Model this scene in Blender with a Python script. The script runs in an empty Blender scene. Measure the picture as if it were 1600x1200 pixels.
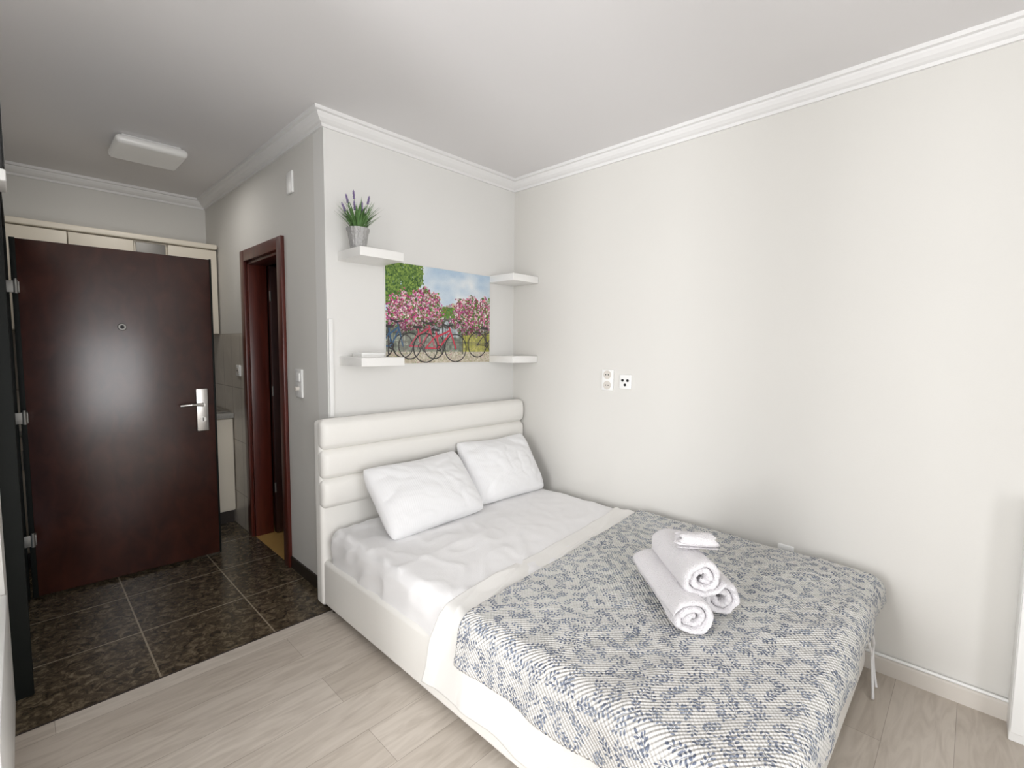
import bpy, bmesh, math, random
import numpy as np
from mathutils import Vector, Matrix, noise
random.seed(4)
C=bpy.context.scene.collection
# ------------------------------------------------------------ helpers
def lin(c):
    c=c/255.0
    return c/12.92 if c<=0.04045 else ((c+0.055)/1.055)**2.4
def rgb(r,g,b): return (lin(r),lin(g),lin(b),1)
def newmat(name):
    m=bpy.data.materials.new(name); m.use_nodes=True
    nt=m.node_tree; b=nt.nodes['Principled BSDF']
    return m,nt,b
def mat(name,col,rough=.6,metal=0,nscale=8,var=.06,bump=0,bscale=60,coat=0,spec=None,dist=.01):
    m,nt,b=newmat(name)
    tc=nt.nodes.new('ShaderNodeNewGeometry')
    n=nt.nodes.new('ShaderNodeTexNoise'); n.inputs['Scale'].default_value=nscale; n.inputs['Detail'].default_value=3
    nt.links.new(tc.outputs['Position'],n.inputs['Vector'])
    mx=nt.nodes.new('ShaderNodeMix'); mx.data_type='RGBA'
    mx.inputs[6].default_value=tuple(c*(1-var) for c in col[:3])+(1,)
    mx.inputs[7].default_value=tuple(min(1,c*(1+var)) for c in col[:3])+(1,)
    nt.links.new(n.outputs['Fac'],mx.inputs[0]); nt.links.new(mx.outputs[2],b.inputs['Base Color'])
    b.inputs['Roughness'].default_value=rough; b.inputs['Metallic'].default_value=metal
    if coat: b.inputs['Coat Weight'].default_value=coat; b.inputs['Coat Roughness'].default_value=.12
    if spec is not None: b.inputs['Specular IOR Level'].default_value=spec
    if bump:
        n2=nt.nodes.new('ShaderNodeTexNoise'); n2.inputs['Scale'].default_value=bscale; n2.inputs['Detail'].default_value=4
        nt.links.new(tc.outputs['Position'],n2.inputs['Vector'])
        bp=nt.nodes.new('ShaderNodeBump'); bp.inputs['Strength'].default_value=bump; bp.inputs['Distance'].default_value=dist
        nt.links.new(n2.outputs['Fac'],bp.inputs['Height']); nt.links.new(bp.outputs['Normal'],b.inputs['Normal'])
    return m
def obj(name,bm,m,smooth=False,auto=None):
    me=bpy.data.meshes.new(name); bm.normal_update(); bm.to_mesh(me); bm.free()
    o=bpy.data.objects.new(name,me); C.objects.link(o)
    if m: me.materials.append(m)
    if smooth or auto:
        for p in me.polygons: p.use_smooth=True
        if auto: me.set_sharp_from_angle(angle=math.radians(auto))
    return o
def recenter(o):
    vs=o.data.vertices
    co=np.empty(len(vs)*3); vs.foreach_get('co',co); co=co.reshape(-1,3)
    c=(co.min(0)+co.max(0))/2; c[2]=co[:,2].min()
    co-=c; vs.foreach_set('co',co.ravel()); o.data.update(); o.location=Vector(c)
    return o
def wm(o):
    if o.parent: return wm(o.parent)@o.matrix_parent_inverse@o.matrix_basis
    return o.matrix_basis.copy()
def kid(ch,par,label=None):
    pm=wm(par); ch.parent=par; ch.matrix_parent_inverse=pm.inverted()
    if label: ch['label']=label
    return ch
def empty(name,loc):
    e=bpy.data.objects.new(name,None); e.empty_display_size=.1; e.location=loc; C.objects.link(e); return e
def top(o,label,cat,group=None):
    o['label']=label; o['category']=cat
    if group: o['group']=group
    return o
def struct(o): o['kind']='structure'; return o
def addbox(bm,x0,x1,y0,y1,z0,z1,bev=0,seg=3):
    r=bmesh.ops.create_cube(bm,size=1)
    vs=r['verts']
    for v in vs:
        v.co=Vector(((x0+x1)/2+v.co.x*(x1-x0),(y0+y1)/2+v.co.y*(y1-y0),(z0+z1)/2+v.co.z*(z1-z0)))
    if bev:
        es=list({e for v in vs for e in v.link_edges})
        bmesh.ops.bevel(bm,geom=es,offset=bev,segments=seg,profile=.5,affect='EDGES')
def box(name,x0,x1,y0,y1,z0,z1,m,bev=0,seg=3,rc=True):
    bm=bmesh.new(); addbox(bm,x0,x1,y0,y1,z0,z1,bev,seg)
    o=obj(name,bm,m,auto=40 if bev else None)
    return recenter(o) if rc else o
def boxes(name,lst,m,bev=0,seg=2,rc=True):
    bm=bmesh.new()
    for b in lst: addbox(bm,*b,bev,seg)
    o=obj(name,bm,m,auto=40 if bev else None)
    return recenter(o) if rc else o
def cyl(bm,p0,p1,r0,r1=None,n=16,caps=True):
    r1=r0 if r1 is None else r1
    p0=Vector(p0);p1=Vector(p1);d=(p1-p0); L=d.length
    q=d.to_track_quat('Z','Y').to_matrix().to_4x4()
    bmesh.ops.create_cone(bm,cap_ends=caps,segments=n,radius1=r0,radius2=r1,depth=L,matrix=Matrix.Translation((p0+p1)/2)@q)
def tube(name,pts,r,m,n=8):
    cu=bpy.data.curves.new(name,'CURVE'); cu.dimensions='3D'; cu.bevel_depth=r; cu.bevel_resolution=2; cu.use_fill_caps=True
    sp=cu.splines.new('NURBS'); sp.points.add(len(pts)-1); sp.use_endpoint_u=True; sp.order_u=3
    for i,p in enumerate(pts): sp.points[i].co=(*p,1)
    o=bpy.data.objects.new(name,cu); C.objects.link(o)
    dg=bpy.context.evaluated_depsgraph_get(); me=bpy.data.meshes.new_from_object(o.evaluated_get(dg))
    bpy.data.objects.remove(o); bpy.data.curves.remove(cu)
    me.materials.clear(); me.materials.append(m)
    o=bpy.data.objects.new(name,me); C.objects.link(o)
    for p in me.polygons: p.use_smooth=True
    return recenter(o)
def lathe(bm,prof,cx,cy,n=32,rib=0,nr=16):
    rings=[]
    for r,z in prof:
        ring=[]
        for i in range(n):
            a=2*math.pi*i/n; rr=r*(1+rib*math.cos(nr*a))
            ring.append(bm.verts.new((cx+rr*math.cos(a),cy+rr*math.sin(a),z)))
        rings.append(ring)
    for a,b in zip(rings,rings[1:]):
        for i in range(n): bm.faces.new((a[i],a[(i+1)%n],b[(i+1)%n],b[i]))
    bm.faces.new(list(reversed(rings[0])))
def nz(x,y,z=0): return noise.noise(Vector((x,y,z)))
# ------------------------------------------------------------ materials
M_wall=mat('wall_tone_greige',rgb(219,217,212),.75,nscale=1.2,var=.02,bump=.04,bscale=180)
M_wallw=mat('wall_tone_white',rgb(228,227,224),.7,nscale=1.2,var=.015,bump=.04,bscale=180)  # head wall tone, slightly lighter than the other walls
M_ceil=mat('ceiling_paint',rgb(228,226,226),.85,nscale=1,var=.015)
M_crown=mat('plaster_white',rgb(234,233,232),.7,var=.01)
M_base=mat('baseboard_beige',rgb(214,208,200),.5,var=.03)
M_leather=mat('white_leather',rgb(240,238,233),.45,nscale=5,var=.012,bump=.12,bscale=350)
M_shelf=mat('shelf_lacquer',rgb(240,239,236),.4,var=.01)
M_plastic=mat('white_plastic',rgb(240,240,238),.35,var=.01)
M_dark=mat('dark_hole',rgb(25,25,25),.6)
M_grey=mat('dark_grey_plastic',rgb(62,62,62),.6,spec=.2)
M_chrome=mat('brushed_steel',rgb(200,197,193),.3,metal=1,var=.04)
M_dull=mat('dull_zinc',rgb(140,138,134),.5,metal=.7,var=.1)
M_cream=mat('cream_laminate',rgb(230,222,206),.4,var=.012)
M_black=mat('black_steel_frame',rgb(20,23,21),.6,var=.1,spec=.2)
M_plinth=mat('dark_plinth',rgb(46,38,33),.4)
M_top=mat('stone_worktop',rgb(160,158,152),.3,nscale=120,var=.3)
M_towel=mat('white_terry',rgb(243,240,242),.95,var=.02,bump=1.0,bscale=220,dist=.007)
M_pot=mat('pewter_pot',rgb(178,177,176),.45,metal=.4,nscale=90,var=.3,bump=.6,bscale=110)
M_leaf=mat('green_leaf',rgb(92,130,72),.6,nscale=60,var=.45)
M_flower=mat('lavender_purple',rgb(140,122,166),.8,nscale=90,var=.3)
M_yellow=mat('ochre_tile',rgb(200,160,95),.5,nscale=5,var=.1)
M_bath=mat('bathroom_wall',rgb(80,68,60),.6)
M_out=mat('corridor_paint',rgb(120,115,110),.8)
def wood(name,c1,c2,rough,sc=(30,30,2.2),coat=.3):
    m,nt,b=newmat(name)
    tc=nt.nodes.new('ShaderNodeTexCoord'); mp=nt.nodes.new('ShaderNodeMapping'); mp.inputs['Scale'].default_value=sc
    n=nt.nodes.new('ShaderNodeTexNoise'); n.inputs['Scale'].default_value=1.5; n.inputs['Detail'].default_value=6; n.inputs['Distortion'].default_value=.6
    r=nt.nodes.new('ShaderNodeValToRGB'); r.color_ramp.elements[0].position=.3; r.color_ramp.elements[1].position=.72
    r.color_ramp.elements[0].color=c1; r.color_ramp.elements[1].color=c2
    nt.links.new(tc.outputs['Object'],mp.inputs['Vector']); nt.links.new(mp.outputs[0],n.inputs['Vector'])
    nt.links.new(n.outputs['Fac'],r.inputs[0]); nt.links.new(r.outputs[0],b.inputs['Base Color'])
    b.inputs['Roughness'].default_value=rough; b.inputs['Coat Weight'].default_value=coat; b.inputs['Coat Roughness'].default_value=.25
    return m
M_mahog=wood('dark_mahogany',rgb(48,22,17),rgb(70,35,26),.3,(9,9,5),.7)
M_red=wood('red_mahogany',rgb(72,26,18),rgb(98,39,27),.38)
M_brown=wood('brown_door',rgb(44,18,15),rgb(62,27,21),.45)
def laminate():
    m,nt,b=newmat('pale_oak_laminate'); L=nt.links
    g=nt.nodes.new('ShaderNodeNewGeometry')
    br=nt.nodes.new('ShaderNodeTexBrick'); br.offset=.37; br.offset_frequency=2
    br.inputs['Scale'].default_value=1; br.inputs['Brick Width'].default_value=1.25; br.inputs['Row Height'].default_value=.19
    br.inputs['Mortar Size'].default_value=.0010; br.inputs['Mortar Smooth'].default_value=.3
    br.inputs['Color1'].default_value=rgb(209,200,189); br.inputs['Color2'].default_value=rgb(193,183,171); br.inputs['Mortar'].default_value=rgb(155,145,133)
    L.new(g.outputs['Position'],br.inputs['Vector'])
    mp=nt.nodes.new('ShaderNodeMapping'); mp.inputs['Scale'].default_value=(2.2,14,1)
    L.new(g.outputs['Position'],mp.inputs['Vector'])
    n=nt.nodes.new('ShaderNodeTexNoise'); n.inputs['Scale'].default_value=1.6; n.inputs['Detail'].default_value=8; n.inputs['Distortion'].default_value=1.6
    L.new(mp.outputs[0],n.inputs['Vector'])
    r=nt.nodes.new('ShaderNodeValToRGB'); r.color_ramp.elements[0].position=.3; r.color_ramp.elements[0].color=(.66,.63,.60,1); r.color_ramp.elements[1].position=.6; r.color_ramp.elements[1].color=(1,1,1,1)
    L.new(n.outputs['Fac'],r.inputs[0])
    mx=nt.nodes.new('ShaderNodeMix'); mx.data_type='RGBA'; mx.blend_type='MULTIPLY'; mx.inputs[0].default_value=.6
    L.new(br.outputs['Color'],mx.inputs[6]); L.new(r.outputs[0],mx.inputs[7]); L.new(mx.outputs[2],b.inputs['Base Color'])
    b.inputs['Roughness'].default_value=.45
    return m
def tiles(name,off,w,h,mort,c1,c2,c3,grout,rough,nscale,axes='xy',p=(.35,.55,.7)):
    m,nt,b=newmat(name); L=nt.links
    g=nt.nodes.new('ShaderNodeNewGeometry')
    sx=nt.nodes.new('ShaderNodeSeparateXYZ'); L.new(g.outputs['Position'],sx.inputs[0])
    cb=nt.nodes.new('ShaderNodeCombineXYZ')
    id_={'x':0,'y':1,'z':2}
    L.new(sx.outputs[id_[axes[0]]],cb.inputs[0]); L.new(sx.outputs[id_[axes[1]]],cb.inputs[1])
    mp=nt.nodes.new('ShaderNodeMapping'); mp.inputs['Location'].default_value=(off[0],off[1],0)
    L.new(cb.outputs[0],mp.inputs['Vector'])
    br=nt.nodes.new('ShaderNodeTexBrick'); br.offset=0
    br.inputs['Scale'].default_value=1; br.inputs['Brick Width'].default_value=w; br.inputs['Row Height'].default_value=h
    br.inputs['Mortar Size'].default_value=mort; br.inputs['Mortar Smooth'].default_value=.1
    L.new(mp.outputs[0],br.inputs['Vector'])
    n=nt.nodes.new('ShaderNodeTexNoise'); n.inputs['Scale'].default_value=nscale; n.inputs['Detail'].default_value=8; n.inputs['Roughness'].default_value=.65; n.inputs['Distortion'].default_value=1.0
    L.new(g.outputs['Position'],n.inputs['Vector'])
    r=nt.nodes.new('ShaderNodeValToRGB'); e=r.color_ramp.elements
    e[0].position=p[0]; e[0].color=c1; e[1].position=p[2]; e[1].color=c3
    k=e.new(p[1]); k.color=c2
    L.new(n.outputs['Fac'],r.inputs[0])
    mx=nt.nodes.new('ShaderNodeMix'); mx.data_type='RGBA'
    L.new(br.outputs['Fac'],mx.inputs[0]); L.new(r.outputs[0],mx.inputs[6]); mx.inputs[7].default_value=grout
    L.new(mx.outputs[2],b.inputs['Base Color'])
    b.inputs['Roughness'].default_value=rough
    return m
M_lam=laminate()
M_tile=tiles('dark_marble_tile',(2.18,-.35),.45,.45,.0036,rgb(48,42,33),rgb(84,73,58),rgb(134,121,100),rgb(158,146,126),.2,28,'xy',(.36,.51,.68))
M_splash=tiles('beige_wall_tile',(0,-.26),.2,.4,.003,rgb(196,189,178),rgb(204,197,186),rgb(212,205,194),rgb(150,140,130),.3,4,'yz')
M_splash2=tiles('beige_wall_tile_back',(0,-.26),.2,.4,.003,rgb(196,189,178),rgb(204,197,186),rgb(212,205,194),rgb(150,140,130),.3,4,'xz')
def cloth(name,col,stripe=0,bump=.25,weave=260):
    m,nt,b=newmat(name); L=nt.links
    g=nt.nodes.new('ShaderNodeTexCoord')
    n=nt.nodes.new('ShaderNodeTexNoise'); n.inputs['Scale'].default_value=weave
    L.new(g.outputs['Object'],n.inputs['Vector'])
    mx=nt.nodes.new('ShaderNodeMix'); mx.data_type='RGBA'; mx.inputs[6].default_value=tuple(c*.97 for c in col[:3])+(1,); mx.inputs[7].default_value=col
    L.new(n.outputs['Fac'],mx.inputs[0]); L.new(mx.outputs[2],b.inputs['Base Color'])
    b.inputs['Roughness'].default_value=.85; b.inputs['Sheen Weight'].default_value=.2
    bp=nt.nodes.new('ShaderNodeBump'); bp.inputs['Strength'].default_value=bump; bp.inputs['Distance'].default_value=.003
    if stripe:
        w=nt.nodes.new('ShaderNodeTexWave'); w.bands_direction='X'; w.inputs['Scale'].default_value=stripe
        L.new(g.outputs['Object'],w.inputs['Vector']); L.new(w.outputs['Fac'],bp.inputs['Height'])
    else: L.new(n.outputs['Fac'],bp.inputs['Height'])
    L.new(bp.outputs['Normal'],b.inputs['Normal'])
    return m
M_sheet=cloth('white_cotton_sheet',rgb(238,237,237))
M_sheet2=cloth('white_cotton_top_sheet',rgb(236,234,230))
M_pill=cloth('white_sateen_stripe',rgb(243,243,244),stripe=28,bump=.15)
def floral():
    m,nt,b=newmat('blue_sprig_waffle_cotton'); L=nt.links
    uv=nt.nodes.new('ShaderNodeUVMap')
    def N(t,**k):
        n=nt.nodes.new(t)
        for a,v in k.items(): setattr(n,a,v)
        return n
    wn=N('ShaderNodeTexNoise'); wn.inputs['Scale'].default_value=28; wn.inputs['Detail'].default_value=1; L.new(uv.outputs[0],wn.inputs['Vector'])
    ws=N('ShaderNodeVectorMath',operation='SUBTRACT'); L.new(wn.outputs['Color'],ws.inputs[0]); ws.inputs[1].default_value=(.5,.5,.5)
    wv=N('ShaderNodeVectorMath',operation='SCALE'); wv.inputs['Scale'].default_value=.014; L.new(ws.outputs[0],wv.inputs[0])
    wa=N('ShaderNodeVectorMath',operation='ADD'); L.new(uv.outputs[0],wa.inputs[0]); L.new(wv.outputs[0],wa.inputs[1])
    def layer(scale,off,seedang):
        mp=N('ShaderNodeMapping'); mp.inputs['Location'].default_value=(off[0],off[1],0); mp.inputs['Scale'].default_value=(scale,scale,0); mp.inputs['Rotation'].default_value=(0,0,seedang)
        L.new(wa.outputs[0],mp.inputs['Vector'])
        vo=N('ShaderNodeTexVoronoi'); vo.voronoi_dimensions='2D'; vo.inputs['Scale'].default_value=1; vo.inputs['Randomness'].default_value=.55
        L.new(mp.outputs[0],vo.inputs['Vector'])
        sub=N('ShaderNodeVectorMath',operation='SUBTRACT'); L.new(mp.outputs[0],sub.inputs[0]); L.new(vo.outputs['Position'],sub.inputs[1])
        sp=N('ShaderNodeSeparateColor'); L.new(vo.outputs['Color'],sp.inputs[0])
        mu=N('ShaderNodeMath',operation='MULTIPLY'); mu.inputs[1].default_value=6.283; L.new(sp.outputs[0],mu.inputs[0])
        ro=N('ShaderNodeVectorRotate',rotation_type='Z_AXIS'); L.new(sub.outputs[0],ro.inputs['Vector']); L.new(mu.outputs[0],ro.inputs['Angle'])
        leaves=[(.13,-.26,35,.12,.060),(-.13,-.18,143,.12,.060),(.14,-.04,40,.12,.060),(-.14,.06,140,.125,.058),(.12,.20,46,.115,.056),(-.10,.28,130,.105,.054),
                (.01,.43,88,.11,.058),(0,0,90,.43,.015)]
        cur=None
        for cx,cy,an,a,bb in leaves:
            q=N('ShaderNodeMapping',vector_type='TEXTURE'); q.inputs['Location'].default_value=(cx,cy,0); q.inputs['Rotation'].default_value=(0,0,math.radians(an)); q.inputs['Scale'].default_value=(a,bb,1)
            L.new(ro.outputs[0],q.inputs['Vector'])
            ln=N('ShaderNodeVectorMath',operation='LENGTH'); L.new(q.outputs[0],ln.inputs[0])
            if cur is None: cur=ln.outputs['Value']
            else:
                mn=N('ShaderNodeMath',operation='MINIMUM'); L.new(cur,mn.inputs[0]); L.new(ln.outputs['Value'],mn.inputs[1]); cur=mn.outputs[0]
        return cur
    a=layer(17,(0,0),0); c=layer(18.5,(3.3,7.7),.6)
    mn=N('ShaderNodeMath',operation='MINIMUM'); L.new(a,mn.inputs[0]); L.new(c,mn.inputs[1])
    r=N('ShaderNodeValToRGB'); r.color_ramp.elements[0].position=.80; r.color_ramp.elements[0].color=(1,1,1,1); r.color_ramp.elements[1].position=1.0; r.color_ramp.elements[1].color=(0,0,0,1)
    # RGB ramp input is clamped to 0..1, leaves end where the distance reaches one
    L.new(mn.outputs[0],r.inputs[0])
    nn=N('ShaderNodeTexNoise'); nn.inputs['Scale'].default_value=11; L.new(uv.outputs[0],nn.inputs['Vector'])
    bl=N('ShaderNodeMix'); bl.data_type='RGBA'; bl.inputs[6].default_value=rgb(104,115,138); bl.inputs[7].default_value=rgb(140,150,168)
    rr=N('ShaderNodeValToRGB'); rr.color_ramp.elements[0].position=.42; rr.color_ramp.elements[1].position=.62; L.new(nn.outputs['Fac'],rr.inputs[0]); L.new(rr.outputs[0],bl.inputs[0])
    mp=N('ShaderNodeMapping'); mp.inputs['Scale'].default_value=(440,440,1); L.new(uv.outputs[0],mp.inputs['Vector'])
    s=N('ShaderNodeSeparateXYZ'); L.new(mp.outputs[0],s.inputs[0])
    sx=N('ShaderNodeMath',operation='SINE'); L.new(s.outputs[0],sx.inputs[0]); sy=N('ShaderNodeMath',operation='SINE'); L.new(s.outputs[1],sy.inputs[0])
    mm=N('ShaderNodeMath',operation='MULTIPLY'); L.new(sx.outputs[0],mm.inputs[0]); L.new(sy.outputs[0],mm.inputs[1])
    fr_=N('ShaderNodeMapRange'); fr_.inputs['From Min'].default_value=-1; fr_.inputs['From Max'].default_value=1; fr_.inputs['To Min'].default_value=.82; fr_.inputs['To Max'].default_value=1
    L.new(mm.outputs[0],fr_.inputs['Value'])
    fm=N('ShaderNodeMath',operation='MULTIPLY'); L.new(r.outputs[0],fm.inputs[0]); L.new(fr_.outputs[0],fm.inputs[1])
    mx=N('ShaderNodeMix'); mx.data_type='RGBA'; L.new(fm.outputs[0],mx.inputs[0]); mx.inputs[6].default_value=rgb(234,232,228); L.new(bl.outputs[2],mx.inputs[7])
    L.new(mx.outputs[2],b.inputs['Base Color']); b.inputs['Roughness'].default_value=.9
    bp=N('ShaderNodeBump'); bp.inputs['Strength'].default_value=1; bp.inputs['Distance'].default_value=.004
    L.new(mm.outputs[0],bp.inputs['Height']); L.new(bp.outputs['Normal'],b.inputs['Normal'])
    return m
M_floral=floral()
# ------------------------------------------------------------ room dims
W=1.40; D=2.20; HC=2.55; XL=-2.60; XR2=-3.5; YB=-3.6
struct(box('floor',-3.6,.12,-3.7,-.10,-.1,0,M_lam))
o=struct(box('floor_tile',XL-.12,-W+.0,-.10,D+.1,-.1,0,M_tile)); o.name='floor.001'
o=struct(box('floor_bath',-W,0.12,0.0,D+.1,-.1,0.004,M_yellow)); o.name='floor.002'
struct(box('ceiling',-3.6,.12,-3.7,D+.12,HC,HC+.1,M_ceil))
struct(box('wall_right',0,.12,-3.72,.12,-.1,HC,M_wall))
struct(box('wall_head',-W,0,0,.12,-.1,HC,M_wallw))
struct(boxes('wall_partition',[(-W,-W+.12,.12,.61,-.1,HC),(-W,-W+.12,1.22,D,-.1,HC),(-W,-W+.12,.61,1.22,1.955,HC)],M_wall))
struct(box('wall_kitchen',XL-.12,-W+.12,D,D+.12,-.1,HC,M_wall))
struct(boxes('wall_hall',[(XL-.12,XL,-.1,.19,-.1,HC),(XL-.12,XL,1.16,D,-.1,HC),(XL-.12,XL,.19,1.16,1.97,HC)],M_wall))
struct(box('wall_return',XR2,XL-.12,-.1,.02,-.1,HC,M_wall))
LY0,LY1,LZ0,LZ1=-2.22,-1.38,.45,2.35  # unseen side window, opening narrowed to shape light on the right wall
struct(boxes('wall_left',[(XR2-.12,XR2,-3.72,LY0,-.1,HC),(XR2-.12,XR2,LY1,.02,-.1,HC),(XR2-.12,XR2,LY0,LY1,-.1,LZ0),(XR2-.12,XR2,LY0,LY1,LZ1,HC)],M_wall))
fr=[(XR2-.09,XR2-.03,LY0,LY1,LZ0,LZ0+.06),(XR2-.09,XR2-.03,LY0,LY1,LZ1-.06,LZ1)]
for y,wd in ((LY0,.05),((LY0+LY1)/2-.055,.11),(LY1-.05,.05)): fr.append((XR2-.09,XR2-.03,y,y+wd,LZ0,LZ1))  # middle mullion widened to put a soft dip in the side light
struct(boxes('window_2',fr,M_plastic))
WX0,WX1,WZ0,WZ1=-3.3,-1.5,.3,2.35
struct(boxes('wall_window',[(XR2,WX0,YB-.12,YB,-.1,HC),(WX1,0,YB-.12,YB,-.1,HC),(WX0,WX1,YB-.12,YB,-.1,WZ0),(WX0,WX1,YB-.12,YB,WZ1,HC)],M_wall))
fr=[(WX0,WX1,YB-.09,YB-.03,WZ0,WZ0+.06),(WX0,WX1,YB-.09,YB-.03,WZ1-.06,WZ1)]
for x in (WX0,(WX0+WX1)/2-.03,WX1-.06): fr.append((x,x+.06,YB-.09,YB-.03,WZ0,WZ1))
struct(boxes('window_1',fr,M_plastic))
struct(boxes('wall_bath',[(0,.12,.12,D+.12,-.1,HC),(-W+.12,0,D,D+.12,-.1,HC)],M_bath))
struct(box('wall_corridor',XL-1.2,XL-1.1,-.2,2.2,-.1,HC,M_out))
PROF=[(0,2.480),(.012,2.480),(.014,2.494),(.026,2.499),(.040,2.510),(.050,2.524),(.053,2.532),(.068,2.534),(.070,2.55),(0,2.55)]
def crown(name,p0,p1,nrm,c0,c1,prof=PROF,m=M_crown):
    p0=Vector(p0);p1=Vector(p1);d=(p1-p0).normalized();n=Vector(nrm)
    bm=bmesh.new();R=[]
    for p,s,c in ((p0,1,c0),(p1,-1,c1)):
        R.append([bm.verts.new((*(p+n*o+d*(s*c*o)),z)) for o,z in prof])
    k=len(prof)
    for i in range(k): bm.faces.new((R[0][i],R[0][(i+1)%k],R[1][(i+1)%k],R[1][i]))
    bm.faces.new(R[0]);bm.faces.new(list(reversed(R[1])))
    bmesh.ops.recalc_face_normals(bm,faces=bm.faces)
    return struct(recenter(obj(name,bm,m)))
crown('trim_1',(0,YB),(0,0),(-1,0),1,1)
crown('trim_2',(-W,0),(0,0),(0,-1),-1,1)
crown('trim_3',(-W,0),(-W,D),(-1,0),-1,1)
crown('trim_4',(XL,D),(-W,D),(0,-1),1,1)
crown('trim_5',(XL,-.1),(XL,D),(1,0),-1,1)
crown('trim_6',(XR2,-.1),(XL,-.1),(0,-1),1,-1)
BP=[(0,0),(.014,0),(.014,.062),(.009,.070),(0,.072)]
crown('baseboard_right',(0,YB),(0,0),(-1,0),1,1,BP,M_base)
crown('baseboard_head',(-W,0),(0,0),(0,-1),-1,1,BP,M_base)
crown('baseboard_partition',(-W,0),(-W,.535),(-1,0),-1,0,[(0,0),(.010,0),(.010,.07),(0,.07)],M_plinth)
top(tube('cable',[(-.012,-3.0,.079),(-.012,-2.4,.081),(-.012,-2.0,.078),(-.012,-1.4,.080),(-.012,-.3,.079)],.007,M_plastic),'white cable lying along the top of the baseboard','cable')
struct(box('trim_7',XL,-W,-.104,-.097,0,.002,M_plinth))
o=box('cable_channel',-1.395,-1.372,-.012,0,1.0,1.52,M_plastic,.003); top(o,'white plastic cable channel on the wall above the headboard','cable channel')
struct(box('trim_8',-W-.008,-W,1.295,D,0,1.46,M_splash))
struct(box('trim_9',XL,-W-.008,D-.008,D,.0,1.46,M_splash2))
e=empty('wall_box',(XL+.035,.0,1.9)); top(e,'dark grey utility box mounted high on the hall wall','utility box')
kid(box('housing',XL,XL+.066,-.06,.12,1.96,2.22,M_grey,.006),e); kid(box('cover',XL+.066,XL+.070,-.05,.11,1.97,2.21,M_grey,.002),e); kid(box('base_tray',XL,XL+.072,-.065,.125,1.92,1.96,M_shelf,.006),e,'pale lower cover')
# ------------------------------------------------------------ bathroom door
struct(boxes('trim_10',[(-W-.022,-W,.54,.615,0,2.024),(-W-.022,-W,1.215,1.29,0,2.024),(-W-.022,-W,.615,1.215,1.95,2.024),
  (-W,-W+.12,.61,.635,0,1.955),(-W,-W+.12,1.195,1.22,0,1.955),(-W,-W+.12,.635,1.195,1.93,1.955)],M_red,.003))
d2=struct(box('door_2',-W+.125,-W+.69,1.15,1.19,.01,1.93,M_brown,.003))
for z in (.35,1.05,1.72):
    bm=bmesh.new(); cyl(bm,(-W+.122,1.143,z-.035),(-W+.122,1.143,z+.035),.006)
    kid(recenter(obj('hinge',bm,M_dull,auto=40)),d2,'small steel hinge')
# ------------------------------------------------------------ entry door
struct(boxes('trim_11',[(XL-.12,XL+.052,.13,.20,0,2.03),(XL-.12,XL+.055,1.13,1.21,0,2.03),(XL-.12,XL+.055,.20,1.13,1.96,2.03)],M_black,.004))
HX,HY=-2.526,1.105; ang=math.atan2(-.045,.861); LW=.864
DM=Matrix.Translation((HX,HY,0))@Matrix.Rotation(ang,4,'Z')
def dplace(o): o.matrix_basis=DM.copy(); return o
bm=bmesh.new(); addbox(bm,0,LW,0,.055,.015,1.910,.004,2)
leaf=dplace(obj('door_1',bm,M_mahog,auto=40)); struct(leaf)
bm=bmesh.new(); addbox(bm,LW-.003,LW+.008,-.004,.06,.012,1.913,.002,2); addbox(bm,-.01,.012,-.004,.06,.012,1.913,.002,2);
kid(dplace(obj('edge_strip',bm,M_black,auto=40)),leaf,'black metal edge strip')
lx=.92*LW
bm=bmesh.new(); addbox(bm,lx-.034,lx+.034,-.010,0,.83,1.10,.005,3)
pl=kid(dplace(obj('lock_plate',bm,M_chrome,auto=40)),leaf,'brushed steel lock plate')
bm=bmesh.new(); cyl(bm,(lx,-.045,1.0),(lx,-.008,1.0),.011); cyl(bm,(lx,-.045,1.0),(lx-.06,-.05,1.003),.010,.009); cyl(bm,(lx-.06,-.05,1.003),(lx-.12,-.045,1.0),.009,.007)
kid(dplace(obj('lever_handle',bm,M_chrome,auto=50)),pl,'steel lever handle')
bm=bmesh.new(); cyl(bm,(lx,-.02,.905),(lx,-.008,.905),.017,n=20); kid(dplace(obj('key_cylinder',bm,M_chrome,auto=50)),pl)
bm=bmesh.new(); addbox(bm,lx-.0025,lx+.0025,-.0215,-.019,.893,.917); kid(dplace(obj('keyhole',bm,M_dark)),pl)
px=.4857*LW
bm=bmesh.new(); cyl(bm,(px,-.008,1.473),(px,0,1.473),.018,.021,n=24); ph=kid(dplace(obj('peephole',bm,M_dull,auto=40)),leaf,'round steel door viewer')
bm=bmesh.new(); cyl(bm,(px,-.010,1.473),(px,-.007,1.473),.010,n=20); kid(dplace(obj('lens',bm,M_dark,auto=40)),ph)
for z in (.34,.99,1.66):
    bm=bmesh.new(); cyl(bm,(-2.522,1.055,z-.033),(-2.522,1.055,z+.033),.009); addbox(bm,-2.566,-2.522,1.052,1.062,z-.030,z+.030,.002,2)
    addbox(bm,-2.53,-2.508,1.06,1.102,z-.028,z+.028,.002,2)
    cyl(bm,(-2.522,1.055,z+.033),(-2.522,1.055,z+.040),.006)
    kid(recenter(obj('hinge',bm,M_dull,auto=40)),leaf,'flat dull steel door hinge')
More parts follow.
